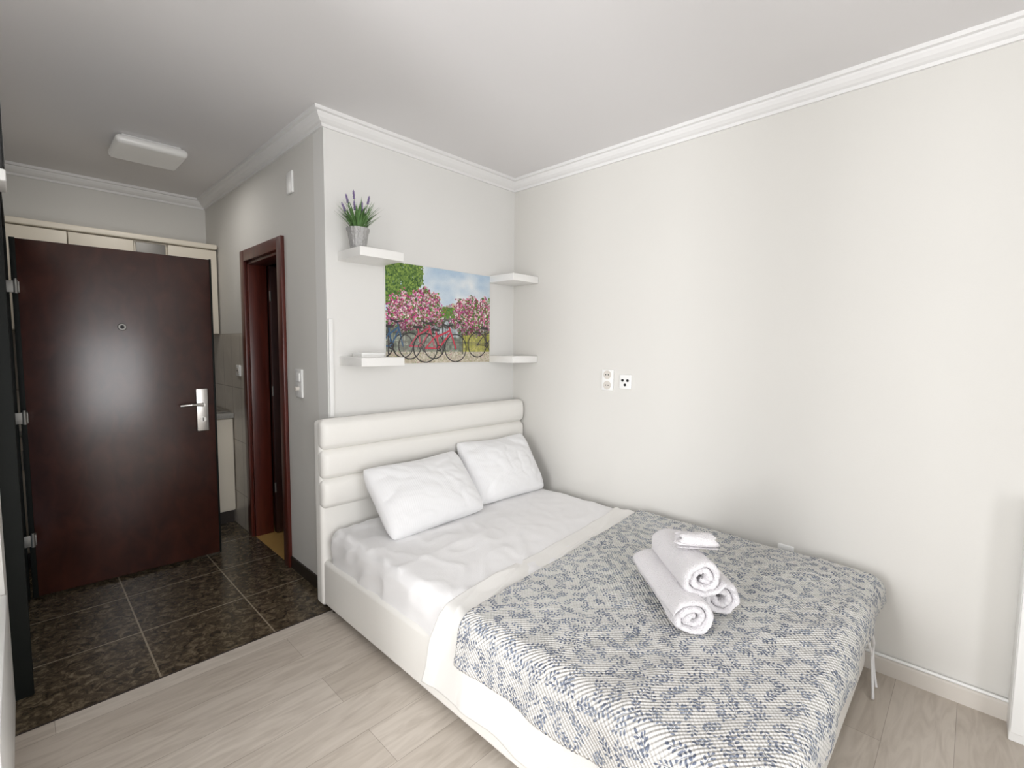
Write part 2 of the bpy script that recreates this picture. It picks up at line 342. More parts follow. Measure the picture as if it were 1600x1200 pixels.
# ------------------------------------------------------------ kitchen
def wallcab(x0,x1,metal=False):
    e=empty('wall_cabinet',((x0+x1)/2,D-.17,1.46))
    kid(box('body',x0,x1,D-.31,D-.009,1.46,2.11,M_cream,.002),e)
    if not metal:
        kid(box('door',x0+.002,x1-.002,D-.33,D-.31,1.462,2.105,M_cream,.003),e)
    else:
        kid(box('door',x0+.002,x1-.002,D-.33,D-.31,1.462,1.93,M_cream,.003),e)
        kid(box('duct_cover',x0+.01,x1-.01,D-.322,D-.31,1.94,2.10,M_dull,.003),e,'brushed steel extractor cover')
        kid(boxes('grille',[(x0+.03,x1-.03,D-.326,D-.321,2.0+.02*i,2.006+.02*i) for i in range(2)],M_dark),e)
    return e
top(wallcab(XL+.01,-2.27),'cream kitchen wall cabinet with flat door','cabinet','kitchen wall cabinets')
top(wallcab(-2.268,-1.925),'cream kitchen wall cabinet with flat door','cabinet','kitchen wall cabinets')
top(wallcab(-1.923,-1.73,True),'narrow cream wall cabinet with steel extractor cover','cabinet','kitchen wall cabinets')
top(wallcab(-1.728,-W-.012),'cream kitchen wall cabinet beside the tiled wall','cabinet','kitchen wall cabinets')
top(box('cornice',XL+.01,-W-.012,D-.35,D-.01,2.112,2.15,M_cream,.008),'cream moulding running along the tops of wall cabinets','cornice')
def basecab(x0,x1):
    e=empty('base_cabinet',((x0+x1)/2,D-.3,0))
    kid(box('body',x0,x1,D-.58,D-.01,.10,.82,M_cream,.002),e)
    d=kid(box('door',x0+.002,x1-.002,D-.60,D-.58,.115,.815,M_cream,.003),e)
    bm=bmesh.new(); xx=x0+.05; cyl(bm,(xx,D-.625,.62),(xx,D-.625,.74),.005); cyl(bm,(xx,D-.625,.63),(xx,D-.60,.63),.004); cyl(bm,(xx,D-.625,.73),(xx,D-.60,.73),.004)
    kid(recenter(obj('handle',bm,M_chrome,auto=40)),d,'slim steel bar handle')
    kid(box('plinth',x0,x1,D-.55,D-.05,0,.10,M_plinth),e,'dark plinth')
    return e
for a,b_ in ((XL+.01,-2.21),(-2.208,-1.81),(-1.808,-W-.012)):
    top(basecab(a,b_),'cream kitchen base cabinet on a dark plinth','cabinet','kitchen base cabinets')
top(box('worktop',XL+.005,-W-.010,D-.62,D-.01,.822,.86,M_top,.004),'grey speckled stone-look kitchen worktop on base cabinets','worktop')
e=empty('sink',(-1.65,D-.3,.86)); top(e,'stainless steel inset sink on the kitchen worktop','sink')
kid(boxes('rim',[(-1.90,-W-.02,D-.55,D-.51,.861,.870),(-1.90,-W-.02,D-.12,D-.08,.861,.870),(-1.90,-1.86,D-.51,D-.12,.861,.870),(-W-.06,-W-.02,D-.51,D-.12,.861,.870)],M_chrome,.003),e)
kid(box('basin',-1.86,-W-.06,D-.51,D-.12,.8605,.863,M_chrome),e)
bm=bmesh.new(); pts=[(-1.64,D-.1,.86),(-1.64,D-.1,1.05),(-1.64,D-.14,1.09),(-1.64,D-.25,1.07)]
for a,b_ in zip(pts,pts[1:]): cyl(bm,a,b_,.012)
kid(recenter(obj('tap',bm,M_chrome,auto=50)),e)
# ------------------------------------------------------------ sockets and switches
def plate(name,axis,pos,w,h,label,cat,kind,t=.012):
    x,y,z=pos
    e=empty(name,(x,y,z-h/2)); top(e,label,cat)
    kid(box('plate',x-t,x,y-w/2,y+w/2,z-h/2,z+h/2,M_plastic,.004),e)
    if kind=='double':
        for dz in (-h/4,h/4):
            bm=bmesh.new(); cyl(bm,(x-t-.003,y,z+dz),(x-t+.002,y,z+dz),.026,n=28)
            s=kid(recenter(obj('socket_ring',bm,M_base,auto=40)),e)
            bm=bmesh.new()
            for dy in (-.009,.009): cyl(bm,(x-t-.0045,y+dy,z+dz),(x-t-.002,y+dy,z+dz),.0035,n=10)
            kid(recenter(obj('pin_hole',bm,M_dark)),s)
    if kind=='single':
        bm=bmesh.new(); cyl(bm,(x-t-.003,y,z),(x-t+.002,y,z),.024,n=28)
        s=kid(recenter(obj('socket_ring',bm,M_base,auto=40)),e)
        bm=bmesh.new()
        for dy in (-.009,.009): cyl(bm,(x-t-.0045,y+dy,z),(x-t-.002,y+dy,z),.0035,n=10)
        kid(recenter(obj('pin_hole',bm,M_dark)),s)
    if kind=='tv':
        for dy,dz in ((-.017,.008),(.017,.008),(0,-.018)):
            bm=bmesh.new(); cyl(bm,(x-t-.004,y+dy,z+dz),(x-t+.002,y+dy,z+dz),.008,n=16)
            kid(recenter(obj('aerial_port',bm,M_dark,auto=40)),e)
    if kind=='switch':
        kid(box('rocker',x-t-.006,x-t+.001,y-.025,y+.025,z+.01,z+.06,M_plastic,.003),e)
        bm=bmesh.new(); cyl(bm,(x-t-.02,y,z-.03),(x-t+.001,y,z-.03),.013,n=20); kid(recenter(obj('dial',bm,M_base,auto=40)),e)
    return e
plate('power_socket','x',(0,-.82,1.185),.082,.128,'white double power socket on the painted wall','socket','double')
plate('aerial_socket','x',(0,-.945,1.18),.08,.085,'white square aerial socket with three ports','socket','tv')
plate('power_socket','x',(0,-1.84,.425),.070,.045,'white blank socket plate low on the wall beside the bed','socket','blank')
plate('light_switch','x',(-W,.355,1.16),.09,.165,'tall white light switch plate beside the bathroom door','light switch','switch')
plate('junction_box','x',(-W,.42,2.30),.08,.12,'small white blank cover plate below the moulding','cover plate','blank')
plate('power_socket','x',(-W-.008,1.42,1.19),.08,.08,'white single power socket on kitchen wall tiles','socket','single')
# ------------------------------------------------------------ ceiling lamp
e=empty('ceiling_lamp',(-1.93,1.19,2.55)); top(e,'square white flush ceiling lamp with frosted cover','ceiling lamp')
kid(box('base',-2.07,-1.79,1.05,1.33,2.535,2.55,M_plastic,.006),e)
M_diff=mat('frosted_diffuser',rgb(232,231,228),.25,var=.01)
bd=M_diff.node_tree.nodes['Principled BSDF']; bd.inputs['Emission Color'].default_value=(1,.98,.95,1); bd.inputs['Emission Strength'].default_value=.05  # faint glow added to the cover of an unlit lamp
kid(box('diffuser',-2.10,-1.76,1.02,1.36,2.490,2.538,M_diff,.0235,6),e)
# ------------------------------------------------------------ shelves
for x0,x1,z,l in ((-1.335,-1.085,1.87,'white floating shelf holding the lavender pot'),(-1.335,-1.085,1.32,'white floating shelf holding a small white box'),(-.252,-.003,1.865,'empty white floating shelf in the wall corner'),(-.252,-.003,1.32,'empty white floating shelf in the wall corner')):
    top(box('floating_shelf',x0,x1,-.24,0,z-.045,z,M_shelf,.002),l,'shelf','floating shelves around the picture')
e=empty('small_box',(-1.22,-.11,1.32)); top(e,'thin white cardboard box lying on a floating shelf','box')
kid(box('base',-1.29,-1.16,-.16,-.06,1.32,1.332,M_shelf,.001),e); kid(box('lid',-1.292,-1.158,-.162,-.058,1.332,1.343,M_plastic,.002),e)
# ------------------------------------------------------------ picture
def paint(w=480,h=346):
    rs=np.random.RandomState(3)
    Y,X=np.mgrid[0:h,0:w]; x=X/w; yy=Y/h
    img=np.zeros((h,w,3))
    sky=np.array([176,198,218]);cl=np.array([230,234,236])
    def sn(f,seed):
        g=np.random.RandomState(seed).rand(f+2,f+2)
        xi=x*f;yi=yy*f;a=xi.astype(int);b=yi.astype(int);fx=xi-a;fy=yi-b
        fx=fx*fx*(3-2*fx);fy=fy*fy*(3-2*fy)
        return (g[b,a]*(1-fx)+g[b,a+1]*fx)*(1-fy)+(g[b+1,a]*(1-fx)+g[b+1,a+1]*fx)*fy
    n=(sn(4,1)+.5*sn(9,2)+.25*sn(20,5))/1.75
    k=np.clip((n-.25)*3,0,1)[...,None]; img[:]=sky*(1-k)+cl*k
    def rect(x0,y0,x1,y1,c):
        m=(x>=x0)&(x<x1)&(yy>=y0)&(yy<y1); img[m]=c
    def blob(cx,cy,r,c,e=1.0):
        x0=max(0,int((cx-r)*w));x1=min(w,int((cx+r)*w)+2);y0=max(0,int((cy-r*1.6)*h));y1=min(h,int((cy+r*1.6)*h)+2)
        if x1<=x0 or y1<=y0:return
        m=((x[y0:y1,x0:x1]-cx)**2+((yy[y0:y1,x0:x1]-cy)*h/w*e)**2)<r*r
        img[y0:y1,x0:x1][m]=c
    def line(x0,y0,x1,y1,t,c):
        L=np.hypot(x1-x0,(y1-y0)*h/w);s=int(L*w*1.5)+2
        for i in range(s):
            q=i/(s-1);blob(x0+(x1-x0)*q,y0+(y1-y0)*q,t,c)
    def ring(cx,cy,r,t,c):
        d=np.sqrt((x-cx)**2+((yy-cy)*h/w)**2); img[(d<r+t)&(d>r-t)]=c
    for i in range(12):
        a=.42+i*.028; rect(a,.40-.05*rs.rand(),a+.027,.5,[165+rs.randint(40),150+rs.randint(35),140+rs.randint(30)])
        for j in range(3): rect(a+.006,.42+.025*j,a+.018,.432+.025*j,[95,92,92])
    k=np.clip((sn(40,8)-.25)*1.2,0,1)[...,None]; m=(yy>.5)&(yy<.88); img[m]=(np.array([88,98,86])*(1-k)+np.array([180,188,170])*k)[m]
    m=(x>.70)&(yy>.66+.02*np.sin(x*30))&(yy<.88); img[m]=(np.array([150,150,60])*(1-k)+np.array([214,204,105])*k)[m]
    m=(x>.42)&(x<.66)&(yy>.54)&(yy<.72); img[m]=(np.array([150,160,165])*(1-k)+np.array([215,222,225])*k)[m]
    rect(.40,.48,1,.54,[120,116,108])
    for cx in (.47,.54,.61): ring(cx,.58,.030,.008,[92,90,84])
    k2=sn(60,11)[...,None]; m=yy>.88; img[m]=(np.array([176,164,142])*(1-k2)+np.array([220,212,196])*k2)[m]
    for i in range(500): blob(rs.rand(),.86+.14*rs.rand(),.0028,[175,120,135] if i%4==0 else [130,145,85])
    for i in range(4200):
        a=rs.rand()*.32; b=rs.rand()*.40
        if (a/.32)**2+(b/.42)**2<1*(.8+.4*rs.rand()) or a<.06:
            q=rs.rand(); blob(a,b,.003+.006*rs.rand(),[40+100*q,76+90*q,28+45*q])
    for i in range(1300):
        a=rs.rand();b=rs.rand()
        if b>.95-.6*a: blob(.72+.28*a,.16+.26*b,.005,[70+rs.randint(80),110+rs.randint(70),55+rs.randint(45)])
    for i in range(900): blob(.40+.28*rs.rand(),.40+.11*rs.rand(),.005,[60+rs.randint(70),90+rs.randint(70),50])
    for yv in (.60,.69,.78): line(0,yv,1,yv,.0022,[58,56,56])
    for i in range(50): line(i/49,.58,i/49,.86,.0015,[74,70,68])
    for a in (.02,.50,.70): line(a,.52,a,.9,.006,[52,50,50])
    def mass(cx,cy,rx,ry,n):
        for i in range(n):
            r=rs.rand()**.6*(1+.13*rs.randn());t=rs.rand()*6.283;a=cx+rx*r*math.cos(t);b=cy+ry*r*math.sin(t)*(1+.2*math.sin(7*t))
            p=rs.rand(); sh=(1-.35*max(0,(b-cy)/ry))*(.8+.25*rs.rand())
            c=[58+rs.randint(60),88+rs.randint(70),42] if p<.34 else ([196+rs.randint(35),84+rs.randint(60),136+rs.randint(40)] if p<.58 else ([158,44,84+rs.randint(40)] if p<.78 else [236,202+rs.randint(30),218]))
            blob(a,b,.0038+.005*rs.rand(),[min(255,q*sh) for q in c])
    mass(.14,.42,.12,.13,1700);mass(.33,.37,.14,.13,2100);mass(.24,.53,.24,.13,2900);mass(.42,.50,.07,.09,500)
    mass(.80,.40,.17,.12,2200);mass(.93,.46,.11,.18,1600);mass(.80,.56,.19,.12,2300);mass(.68,.50,.05,.07,300)
    bk=[50,47,48]
    def bike(x0,y0,r,d,fc,t=.0075):
        for cx in (x0,x0+d):
            d_=np.sqrt((x-cx)**2+((yy-y0)*h/w)**2); m=d_<r; img[m]=img[m]*.85+np.array([200,195,185])*.15
            for q in range(12): line(cx,y0,cx+r*math.cos(q*.5236),y0+r*math.sin(q*.5236)*w/h,.0011,[110,106,104])
            ring(cx,y0,r,.0048,bk); blob(cx,y0,.009,[80,80,80])
        bx=x0+d*.43;sx=x0+d*.33;hx=x0+d*.80
        line(x0,y0,bx,y0+.005,t*.8,fc);line(bx,y0,sx,y0-.17,t,fc);line(x0,y0,sx,y0-.13,t*.7,fc);line(bx,y0,hx,y0-.16,t,fc);line(sx+.01,y0-.12,hx,y0-.19,t,fc);line(x0+d,y0,hx-.01,y0-.23,t,fc)
        line(sx-.035,y0-.195,sx+.025,y0-.19,.010,bk);line(hx-.01,y0-.23,hx-.07,y0-.26,.006,bk);line(hx-.02,y0-.24,hx+.03,y0-.25,.006,bk)
        line(bx,y0,bx+.03,y0+.06,.005,bk); ring(bx,y0,.020,.005,bk)
    bike(-.03,.82,.085,.17,[52,86,120],.006);bike(.86,.80,.10,.25,[70,64,64],.006);bike(.20,.82,.095,.22,[186,70,92],.006)
    bike(.34,.84,.108,.29,[196,58,80],.007)
    img=np.clip(img+ (rs.rand(h,w,1)-.5)*14,0,255)/255
    return np.where(img<=.04045,img/12.92,((img+.055)/1.055)**2.4)
pic=empty('canvas_picture',(-.657,-.01,1.277)); top(pic,'unframed canvas picture of bicycles, pink flowers and a canal','picture')
kid(box('canvas_body',-1.063,-.251,-.014,0,1.277,1.862,M_shelf,.001),pic)
P=paint(); h_,w_=P.shape[:2]
xs=np.linspace(-1.062,-.252,w_);zs=np.linspace(1.861,1.278,h_)
GX,GZ=np.meshgrid(xs,zs); co=np.stack([GX,np.full_like(GX,-.0148),GZ],-1).reshape(-1,3)
idx=np.arange(h_*w_).reshape(h_,w_)
q=np.stack([idx[1:,:-1],idx[1:,1:],idx[:-1,1:],idx[:-1,:-1]],-1).reshape(-1,4)
me=bpy.data.meshes.new('printed_image'); me.from_pydata(co.tolist(),[],q.tolist())
ca=me.color_attributes.new('paint','FLOAT_COLOR','POINT'); ca.data.foreach_set('color',np.concatenate([P.reshape(-1,3),np.ones((h_*w_,1))],1).astype(np.float32).ravel())
m,nt,b=newmat('canvas_print'); at=nt.nodes.new('ShaderNodeVertexColor'); at.layer_name='paint'; nt.links.new(at.outputs[0],b.inputs['Base Color']); b.inputs['Roughness'].default_value=.5
me.materials.append(m); o=bpy.data.objects.new('printed_image',me); C.objects.link(o); recenter(o); kid(o,pic,'printed picture surface')
# ------------------------------------------------------------ lavender
px_,py_,pz_=-1.283,-.125,1.87
lav=empty('potted_lavender',(px_,py_,pz_)); top(lav,'lavender in a pewter-coloured embossed pot on a floating shelf','potted plant')
bm=bmesh.new(); lathe(bm,[(.036,pz_),(.040,pz_+.004),(.038,pz_+.010),(.044,pz_+.04),(.049,pz_+.075),(.050,pz_+.085),(.056,pz_+.095),(.057,pz_+.108),(.052,pz_+.110),(.048,pz_+.10),(.046,pz_+.09),(.001,pz_+.088)],px_,py_,64,.025,16)
kid(recenter(obj('pot',bm,M_pot,auto=60)),lav)
bm=bmesh.new()
for i in range(260):
    a=random.random()*6.283; r=random.random()*.04; L=.04+random.random()*.09; t=random.random()*.9
    hh0=random.random()*.05
    p=Vector((px_+r*math.cos(a),py_+r*math.sin(a),pz_+.09+hh0)); d=Vector((math.cos(a)*t,math.sin(a)*t,1)).normalized()
    s=Vector((-math.sin(a),math.cos(a),0)); wd=.0034
    prev=None
    for k in range(5):
        f=k/4; c=p+d*L*f+Vector((math.cos(a),math.sin(a),-.4))*.02*f*f; wv=wd*math.sin(math.pi*(.15+.85*f)) if k<4 else .0004
        cur=(bm.verts.new(c-s*wv),bm.verts.new(c+s*wv))
        if prev: bm.faces.new((prev[0],prev[1],cur[1],cur[0]))
        prev=cur
kid(recenter(obj('foliage',bm,M_leaf,smooth=True)),lav)
for i,(dx,dy,hh) in enumerate(((-.062,.0,.265),(-.030,-.02,.235),(-.012,.02,.30),(.014,-.02,.24),(.034,.015,.25),(.060,-.01,.28),(-.075,.02,.225),(.045,.03,.22))):
    b0=Vector((px_+dx*.3,py_+dy*.3,pz_+.09)); t0=Vector((px_+dx,py_+dy,pz_+hh))
    bm=bmesh.new(); cyl(bm,b0,t0,.0018,.0012,6); s=recenter(obj('stem',bm,M_leaf)); kid(s,lav)
    bm=bmesh.new(); d=(t0-b0).normalized()
    for k in range(6):
        c=t0-d*.038*(1-k/5)
        for j in range(3 if k<5 else 1):
            a=j*2.094+k*.8; off=Vector((math.cos(a),math.sin(a),0))*(.004 if k<5 else 0)*(1-k*.08)
            bmesh.ops.create_icosphere(bm,subdivisions=1,radius=.0033,matrix=Matrix.Translation(c+off)@Matrix.Diagonal((1,1,1.4,1)))
    kid(recenter(obj('flower_spike',bm,M_flower,smooth=True)),s)
# ------------------------------------------------------------ bed
BX0,BX1=-1.485,-.075; BYF=-2.18
bed=empty('bed',((BX0+BX1)/2,-1.1,0)); top(bed,'white leather double bed with channel-padded headboard and fitted sheet','bed')
def rbox(name,x0,x1,y0,y1,z0,z1,r,m,step=.03,fn=None,rr=None):
    bm=bmesh.new(); cx,cy,cz=(x0+x1)/2,(y0+y1)/2,(z0+z1)/2; hx,hy,hz=(x1-x0)/2,(y1-y0)/2,(z1-z0)/2
    def lins(hh):
        inner=hh-r; n=max(1,int(2*inner/step))
        a=[-inner-r*math.tan(math.radians(45-9*k)) for k in range(5)]
        mid=list(np.linspace(-inner,inner,n+1)); return a+mid+[-q for q in reversed(a)]
    ax=[lins(hx),lins(hy),lins(hz)]; cache={}
    def V(i,j,k):
        key=(i,j,k)
        if key in cache: return cache[key]
        p=Vector((ax[0][i],ax[1][j],ax[2][k])); q=Vector((max(-hx+r,min(hx-r,p.x)),max(-hy+r,min(hy-r,p.y)),max(-hz+r,min(hz-r,p.z))))
        d=p-q; d=d.normalized() if d.length>1e-9 else d
        w=q+d*r+Vector((cx,cy,cz))
        if fn: w=fn(w,d)
        v=bm.verts.new(w); cache[key]=v; return v
    nx,ny,nz_=len(ax[0])-1,len(ax[1])-1,len(ax[2])-1
    for i in range(nx):
        for j in range(ny):
            bm.faces.new((V(i,j,nz_),V(i+1,j,nz_),V(i+1,j+1,nz_),V(i,j+1,nz_))); bm.faces.new((V(i,j+1,0),V(i+1,j+1,0),V(i+1,j,0),V(i,j,0)))
    for i in range(nx):
        for k in range(nz_):
            bm.faces.new((V(i,0,k),V(i+1,0,k),V(i+1,0,k+1),V(i,0,k+1))); bm.faces.new((V(i,ny,k+1),V(i+1,ny,k+1),V(i+1,ny,k),V(i,ny,k)))
    for j in range(ny):
        for k in range(nz_):
            bm.faces.new((V(0,j,k+1),V(0,j+1,k+1),V(0,j+1,k),V(0,j,k))); bm.faces.new((V(nx,j,k),V(nx,j+1,k),V(nx,j+1,k+1),V(nx,j,k+1)))
    return recenter(obj(name,bm,m,smooth=True))
hb=kid(rbox('headboard',BX0-.008,-.012,-.098,-.018,.03,.998,.022,M_leather,.1),bed)
def chan(zc,hh,yb):
    def f(w,d):
        w=w.copy(); q=min(1,abs(w.z-zc)/hh); w.y=yb-(yb-w.y)*(.30+.70*math.sqrt(max(0,1-q**2.6))) if w.y<yb else w.y; return w
    return f
for k,(z0,z1) in enumerate(((.849,1.008),(.697,.854),(.545,.703))):
    kid(rbox('padded_channel',BX0-.010,-.010,-.138,-.052,z0,z1,.034,M_leather,.02,chan((z0+z1)/2,(z1-z0)/2,-.088)),hb,'horizontal padded leather channel')
kid(rbox('side_rail',BX0,BX0+.07,-2.13,-.085,.035,.275,.022,M_leather,.12),bed)
kid(rbox('side_rail',BX1-.07,BX1,-2.13,-.085,.035,.275,.022,M_leather,.12),bed)
kid(rbox('footboard',BX0,BX1,BYF,BYF+.07,.035,.275,.022,M_leather,.12),bed)
kid(box('slat_base',BX0+.06,BX1-.06,-2.12,-.09,.10,.16,M_plinth),bed,'dark slatted base')
for x in (BX0+.05,BX1-.05):
    for y in (-.13,BYF+.05):
        bm=bmesh.new(); cyl(bm,(x,y,0),(x,y,.05),.022,.026,16); kid(recenter(obj('foot',bm,M_plinth,auto=40)),bed,'short dark foot')
def wr(x,y):
    return .006*nz(x*3,y*3)+.004*abs(nz(x*5+y*7,y*2-x*1.5,3))+.002*nz(x*14,y*9,5)
def crease(a,b,s):
    v=1-abs(nz(a,b,s))*3.2
    return max(0,v)**2
def fnm(w,d):
    w=w.copy(); x,y,z=w
    k=.008*nz(x*4+y*3,y*5-x*2,z*3)+.016*crease(x*2.2+y*1.6,y*4.2-x*3.1,3)*max(0,nz(x*2,y*2,8)+.45)+.006*crease(x*5+y*2,y*8-x*5,6)
    fade=max(0,min(1,(-.9-x)/.5+.45))
    if d.z>.5: w.z+=wr(x,y)+k*(.35+.8*fade)
    else: w+=Vector((d.x,d.y,0))*(.008*nz(y*9,z*3,2)+.008*crease(y*4+z*6,z*3-y*2,6))
    return w
kid(rbox('mattress',-1.468,-.09,-2.155,-.125,.165,.435,.045,M_sheet,.015,fnm),bed,'mattress under a white fitted sheet')
def fold(d,r):
    if d<=0: return 0,0
    if d<math.pi*r/2: a=d/r; return r*math.sin(a),r*(1-math.cos(a))
    return r,r+(d-math.pi*r/2)
def drape(name,ztop,xL,xR,oL,oR,y0f,yF,oF,r,m,ns,nt_,rip,seed,thick,extra=None,xoff=0,fr=0):
    bm=bmesh.new(); uvl=bm.loops.layers.uv.new('UVMap'); G=[]; UV=[]
    for i in range(ns+1):
        row=[];ur=[]
        for j in range(nt_+1):
            ov=oL+.010*nz(j*.03,seed)+fr*nz(j*.9,seed)
            s=(xR+oR)+((xL-ov)-(xR+oR))*i/ns
            y0=y0f(s)
            t=y0+((yF-oF)-y0)*j/nt_
            x=min(max(s,xL),xR); y=max(t,yF); z=ztop
            oxl,dzl=fold(xL-s,r); oxr,dzr=fold(s-xR,r); oy,dzy=fold(yF-t,r)
            x+= -oxl+oxr; y-=oy; 
            z-= dzl+dzr+dzy
            z+=wr(x,y)*(1 if dzl+dzr+dzy<.02 else .3)
            hang=min(1,(dzl)/.14)
            rp=rip*(.5+.5*math.sin(t*20+1.3+4*nz(t*2.3,1.3)+z*4))*hang*hang + rip*.6*hang*abs(nz(t*8,z*5,1.3))
            x-=rp
            hy=min(1,dzy/.1); y-=rip*.6*(.5+.5*math.sin(s*19+seed))*hy
            if extra: z+=extra(x,y,s,t)*(1-hang)
            row.append(bm.verts.new((x,y,max(z,.02)))); ur.append((s,t))
        G.append(row);UV.append(ur)
    for i in range(ns):
        for j in range(nt_):
            f=bm.faces.new((G[i][j],G[i][j+1],G[i+1][j+1],G[i+1][j]))
            for l,(a,c) in zip(f.loops,((i,j),(i,j+1),(i+1,j+1),(i+1,j))): l[uvl].uv=UV[a][c]
    bmesh.ops.recalc_face_normals(bm,faces=bm.faces)
    o=obj(name,bm,m,smooth=True); 
    if o.data.polygons[len(o.data.polygons)//3].normal.z<0: o.data.flip_normals()
    recenter(o); md=o.modifiers.new('thick','SOLIDIFY'); md.thickness=thick; md.offset=1
    return o
def y0s(s): f=min(1,max(0,(-.09-s)/1.37)); return -.975-.125*f+.014*nz(s*6,1)+(.0 if s>-1.5 else (-1.5-s)*.30)
sh=drape('top_sheet',.4385,-1.458,-.13,.345,.04,y0s,-2.158,.05,.048,M_sheet2,230,230,.018,1.3,.0015,
   extra=lambda x,y,s,t:(.012*crease(x*1.6+y*2,y*7-x*1.5,8)+.008*max(0,nz(x*4+y*3,y*16-x*3,4)))*(1 if y>-1.22 else .10))
top(sh,'white cotton top sheet folded across the bed, hanging over the side','sheet')
def y0b(s): f=min(1,max(0,(-.09-s)/1.37)); return -1.115-.115*f+.004*nz(s*5,7)+.003*nz(s*40,3)
bl=drape('blanket',.4520,-1.470,-.125,.185,.05,y0b,-2.170,.120,.052,M_floral,220,200,.018,4.0,.007,
   extra=lambda x,y,s,t:.006*nz(x*5,y*5,9)+.006*crease(x*1.3+y,y*3-x,2)+.002,fr=.003)
top(bl,'white waffle blanket with blue-grey leaf sprigs spread over the bed','blanket')
for k,(x,xa) in enumerate(((-.13,-.09),(-.22,-.12))):
    o=tube('tie_strap',[(x,BYF-.012,.25),(x+.02,BYF-.03,.18),(xa+.04,BYF-.02,.11),(xa-.03,BYF-.035,.05),(xa-.06-.06*k,BYF-.05,.008)],.005,M_sheet)
    kid(o,bed,'white fabric tie hanging from the mattress cover')
# ------------------------------------------------------------ pillows
def pillow(name,w,h,t,M,seed):
    bm=bmesh.new(); n=52; m_=38; tops=[]
    for side in (1,-1):
        G=[]
        for i in range(n+1):
            u=-1+2*i/n; row=[]
            for j in range(m_+1):
                v=-1+2*j/m_
                cr=1-.075*(abs(u)*abs(v))**5
                x=w/2*u*(1-.03*(1-v*v))*cr; y=h/2*v*(1-.05*(1-u*u))*cr
                e=max(0,(1-abs(u)**2.6))*max(0,(1-abs(v)**2.6)); z=side*t/2*e**.5
                k=.013*nz(u*1.5,v*1.5,seed)+.004*nz(u*4+v*3,v*4,seed+3)-.010*crease(u*1.1-v*1.3,v*1.2+u*.6,seed+9)*(.2+abs(u))-.005*crease(u*3,v*3+u,seed+2)
                z+=k*min(1,e*3)
                if v>0: y-=.02*(1-u*u)*v
                edge=(i in(0,n) or j in (0,m_))
                if edge: z=.007*nz(u*3,v*3,seed)
                if side==-1 and edge: row.append(tops[i][j])
                else: row.append(bm.verts.new((x,y,z)))
            G.append(row)
        if side==1: tops=G
        for i in range(n):
            for j in range(m_):
                f=(G[i][j],G[i+1][j],G[i+1][j+1],G[i][j+1])
                bm.faces.new(f if side==1 else tuple(reversed(f)))
    o=obj(name,bm,M_pill,smooth=True); o.matrix_basis=M
    sd=o.modifiers.new('s','SUBSURF'); sd.levels=1; sd.render_levels=1
    return o
p1=pillow('pillow',.655,.43,.21,Matrix.Translation((-1.02,-.345,.600))@Matrix.Rotation(math.radians(3),4,'Z')@Matrix.Rotation(math.radians(48),4,'X'),1)
top(p1,'white striped-sateen pillow leaning on the headboard, nearer the bed side','pillow','bed pillows')
p2=pillow('pillow',.585,.44,.19,Matrix.Translation((-.40,-.295,.618))@Matrix.Rotation(math.radians(-3),4,'Z')@Matrix.Rotation(math.radians(55),4,'X'),7)
top(p2,'white striped-sateen pillow leaning on the headboard beside the wall','pillow','bed pillows')
# ------------------------------------------------------------ towels
def roll(name,front,back,R,turns,label,seed,sq=.93,wide=1.03,amp=.13):
    front=Vector(front);back=Vector(back); d=(back-front); L=d.length; d.normalize()
    up=Vector((0,0,1)); s=d.cross(up).normalized(); up=s.cross(d).normalized()
    bm=bmesh.new(); N=int(44*turns); pitch=R/(turns+.35); rings=[]
    ys=[0,.005,.013,.028]+list(np.linspace(.05,L-.05,12))+[L-.028,L-.013,L-.005,L]
    K=len(ys)
    tk={0:.30,1:.66,2:.90,K-1:.30,K-2:.66,K-3:.90}
    for q,yv in enumerate(ys):
        th=pitch*.97*tk.get(q,1.0); ring=[[],[]]
        for i in range(N+1):
            a=2*math.pi*i/44+seed; rc=pitch*(.42+ i/44)
            tt=th*(1 if i<N-6 else (N-i)/6*.9+.1)
            for w,sg in ((0,1),(1,-1)):
                r=rc+sg*tt/2
                r*=1+amp*nz(math.cos(a)*1.3,math.sin(a)*1.3+seed,yv*5)+.04*nz(math.cos(a)*4,math.sin(a)*4+seed,yv*14)
                yo=(.020*nz(i*.05,seed)+.010*nz(i*.3,seed+4)-.012*(1-i/N))*(1-2*q/(K-1))*-1
                zz=r*math.sin(a)*sq
                if zz<0: zz*=.93
                ring[w].append(bm.verts.new(front+d*(yv+yo)+s*(r*math.cos(a)*wide)+up*zz))
        rings.append(ring)
    for a,b in zip(rings,rings[1:]):
        for w in (0,1):
            for i in range(N): bm.faces.new((a[w][i],a[w][i+1],b[w][i+1],b[w][i]))
        for i in (0,N): bm.faces.new((a[0][i],b[0][i],b[1][i],a[1][i]))
    for rg in (rings[0],rings[-1]):
        for i in range(N): bm.faces.new((rg[0][i],rg[1][i],rg[1][i+1],rg[0][i+1]))
    bmesh.ops.recalc_face_normals(bm,faces=bm.faces)
    o=recenter(obj(name,bm,M_towel,smooth=True)); top(o,label,'towel','rolled towels on the blanket'); return o
zb=.468
roll('rolled_towel',(-1.085,-1.855,zb+.056),(-.80,-1.55,zb+.056),.067,2.3,'large white terry towel rolled up, lying on the blanket',1.0,.87,1.06)
roll('rolled_towel',(-.900,-1.870,zb+.056),(-.655,-1.605,zb+.056),.067,2.2,'large white terry towel rolled up beside another roll',2.5,.87,1.06)
roll('rolled_towel',(-1.005,-1.855,zb+.160),(-.775,-1.61,zb+.160),.069,2.3,'white terry towel roll stacked on two others',4.2,.87,1.05)
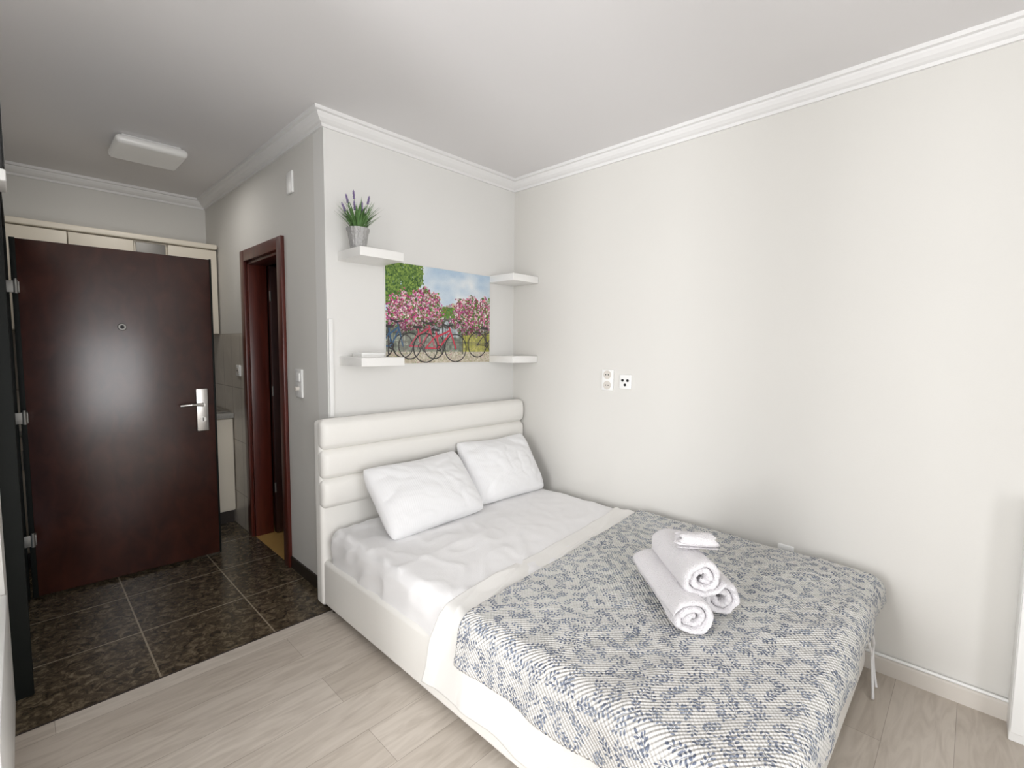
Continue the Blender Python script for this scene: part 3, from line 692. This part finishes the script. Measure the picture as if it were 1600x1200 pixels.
roll('rolled_towel',(-.955,-1.725,zb+.250),(-.865,-1.835,zb+.246),.036,1.3,'small white washcloth roll on top of the towel stack',3.4,.72,1.15,.25)
# ------------------------------------------------------------ furniture at the room edges
e=empty('side_cabinet',(-.08,-2.8,0)); top(e,'white cabinet standing against the painted wall','cabinet')
kid(box('body',-.13,-.014,-3.05,-2.605,.0,.86,M_plastic,.003),e)
kid(box('door',-.148,-.131,-3.048,-2.607,.04,.855,M_plastic,.003),e)
e=empty('low_cabinet',(-2.8,-.5,0)); top(e,'low white cabinet standing beside the hallway opening','cabinet')
kid(box('body',-3.0,-2.612,-.95,-.115,.06,.50,M_plastic,.003),e); kid(box('door',-2.612,-2.597,-.948,-.117,.065,.495,M_plastic,.003),e)
kid(box('cabinet_top',-3.01,-2.595,-.96,-.112,.50,.52,M_plastic,.003),e); kid(box('plinth',-2.99,-2.63,-.93,-.12,0,.06,M_base),e)
# ------------------------------------------------------------ light
def area(name,loc,rot,sx,sy,pw,col=(1,1,1)):
    l=bpy.data.lights.new(name,'AREA'); l.shape='RECTANGLE'; l.size=sx; l.size_y=sy; l.energy=pw; l.color=col
    o=bpy.data.objects.new(name,l); o.location=loc; o.rotation_euler=rot; C.objects.link(o); return o
area('window_daylight',((WX0+WX1)/2,YB-.5,(WZ0+WZ1)/2),(math.radians(90),0,0),WX1-WX0,WZ1-WZ0,76,(.99,.99,1))
area('window_daylight_side',(XR2-.9,(LY0+LY1)/2,1.35),(math.radians(90),0,math.radians(-90)),1.3,1.9,90,(.99,.99,1))
area('side_band_light',(XR2-1.2,(LY0+LY1)/2,1.35),(math.radians(90),0,math.radians(-90)),.2,1.9,62,(.99,.99,1))  # narrow extra light added to throw soft bands on the right wall
area('hall_fill_light',(-1.93,1.19,2.485),(0,0,0),.3,.3,3.5,(1,.97,.93))  # fill light added below the unlit ceiling lamp to brighten the hall
w=bpy.data.worlds.new('World'); bpy.context.scene.world=w; w.use_nodes=True
sk=w.node_tree.nodes.new('ShaderNodeTexSky'); sk.sky_type='HOSEK_WILKIE'
w.node_tree.links.new(sk.outputs[0],w.node_tree.nodes['Background'].inputs[0]); w.node_tree.nodes['Background'].inputs[1].default_value=.5
# ------------------------------------------------------------ camera
cam=bpy.data.cameras.new('Camera'); co_=bpy.data.objects.new('Camera',cam); C.objects.link(co_)
yw,p,r=math.radians(45.869),math.radians(4.405),math.radians(.575)
F=Vector((math.sin(yw)*math.cos(p),math.cos(yw)*math.cos(p),-math.sin(p))); R=Vector((math.cos(yw),-math.sin(yw),0)); U=R.cross(F)
R2=R*math.cos(r)+U*math.sin(r); U2=-R*math.sin(r)+U*math.cos(r)
mt=Matrix((R2,U2,-F)).transposed().to_4x4(); mt.translation=Vector((-2.526,-2.443,1.38)); co_.matrix_world=mt
cam.sensor_width=36; cam.lens=746.76/1600*36; cam.clip_start=.02
sc=bpy.context.scene; sc.camera=co_
sc.view_settings.view_transform='Standard'; sc.view_settings.look='None'; sc.view_settings.exposure=0
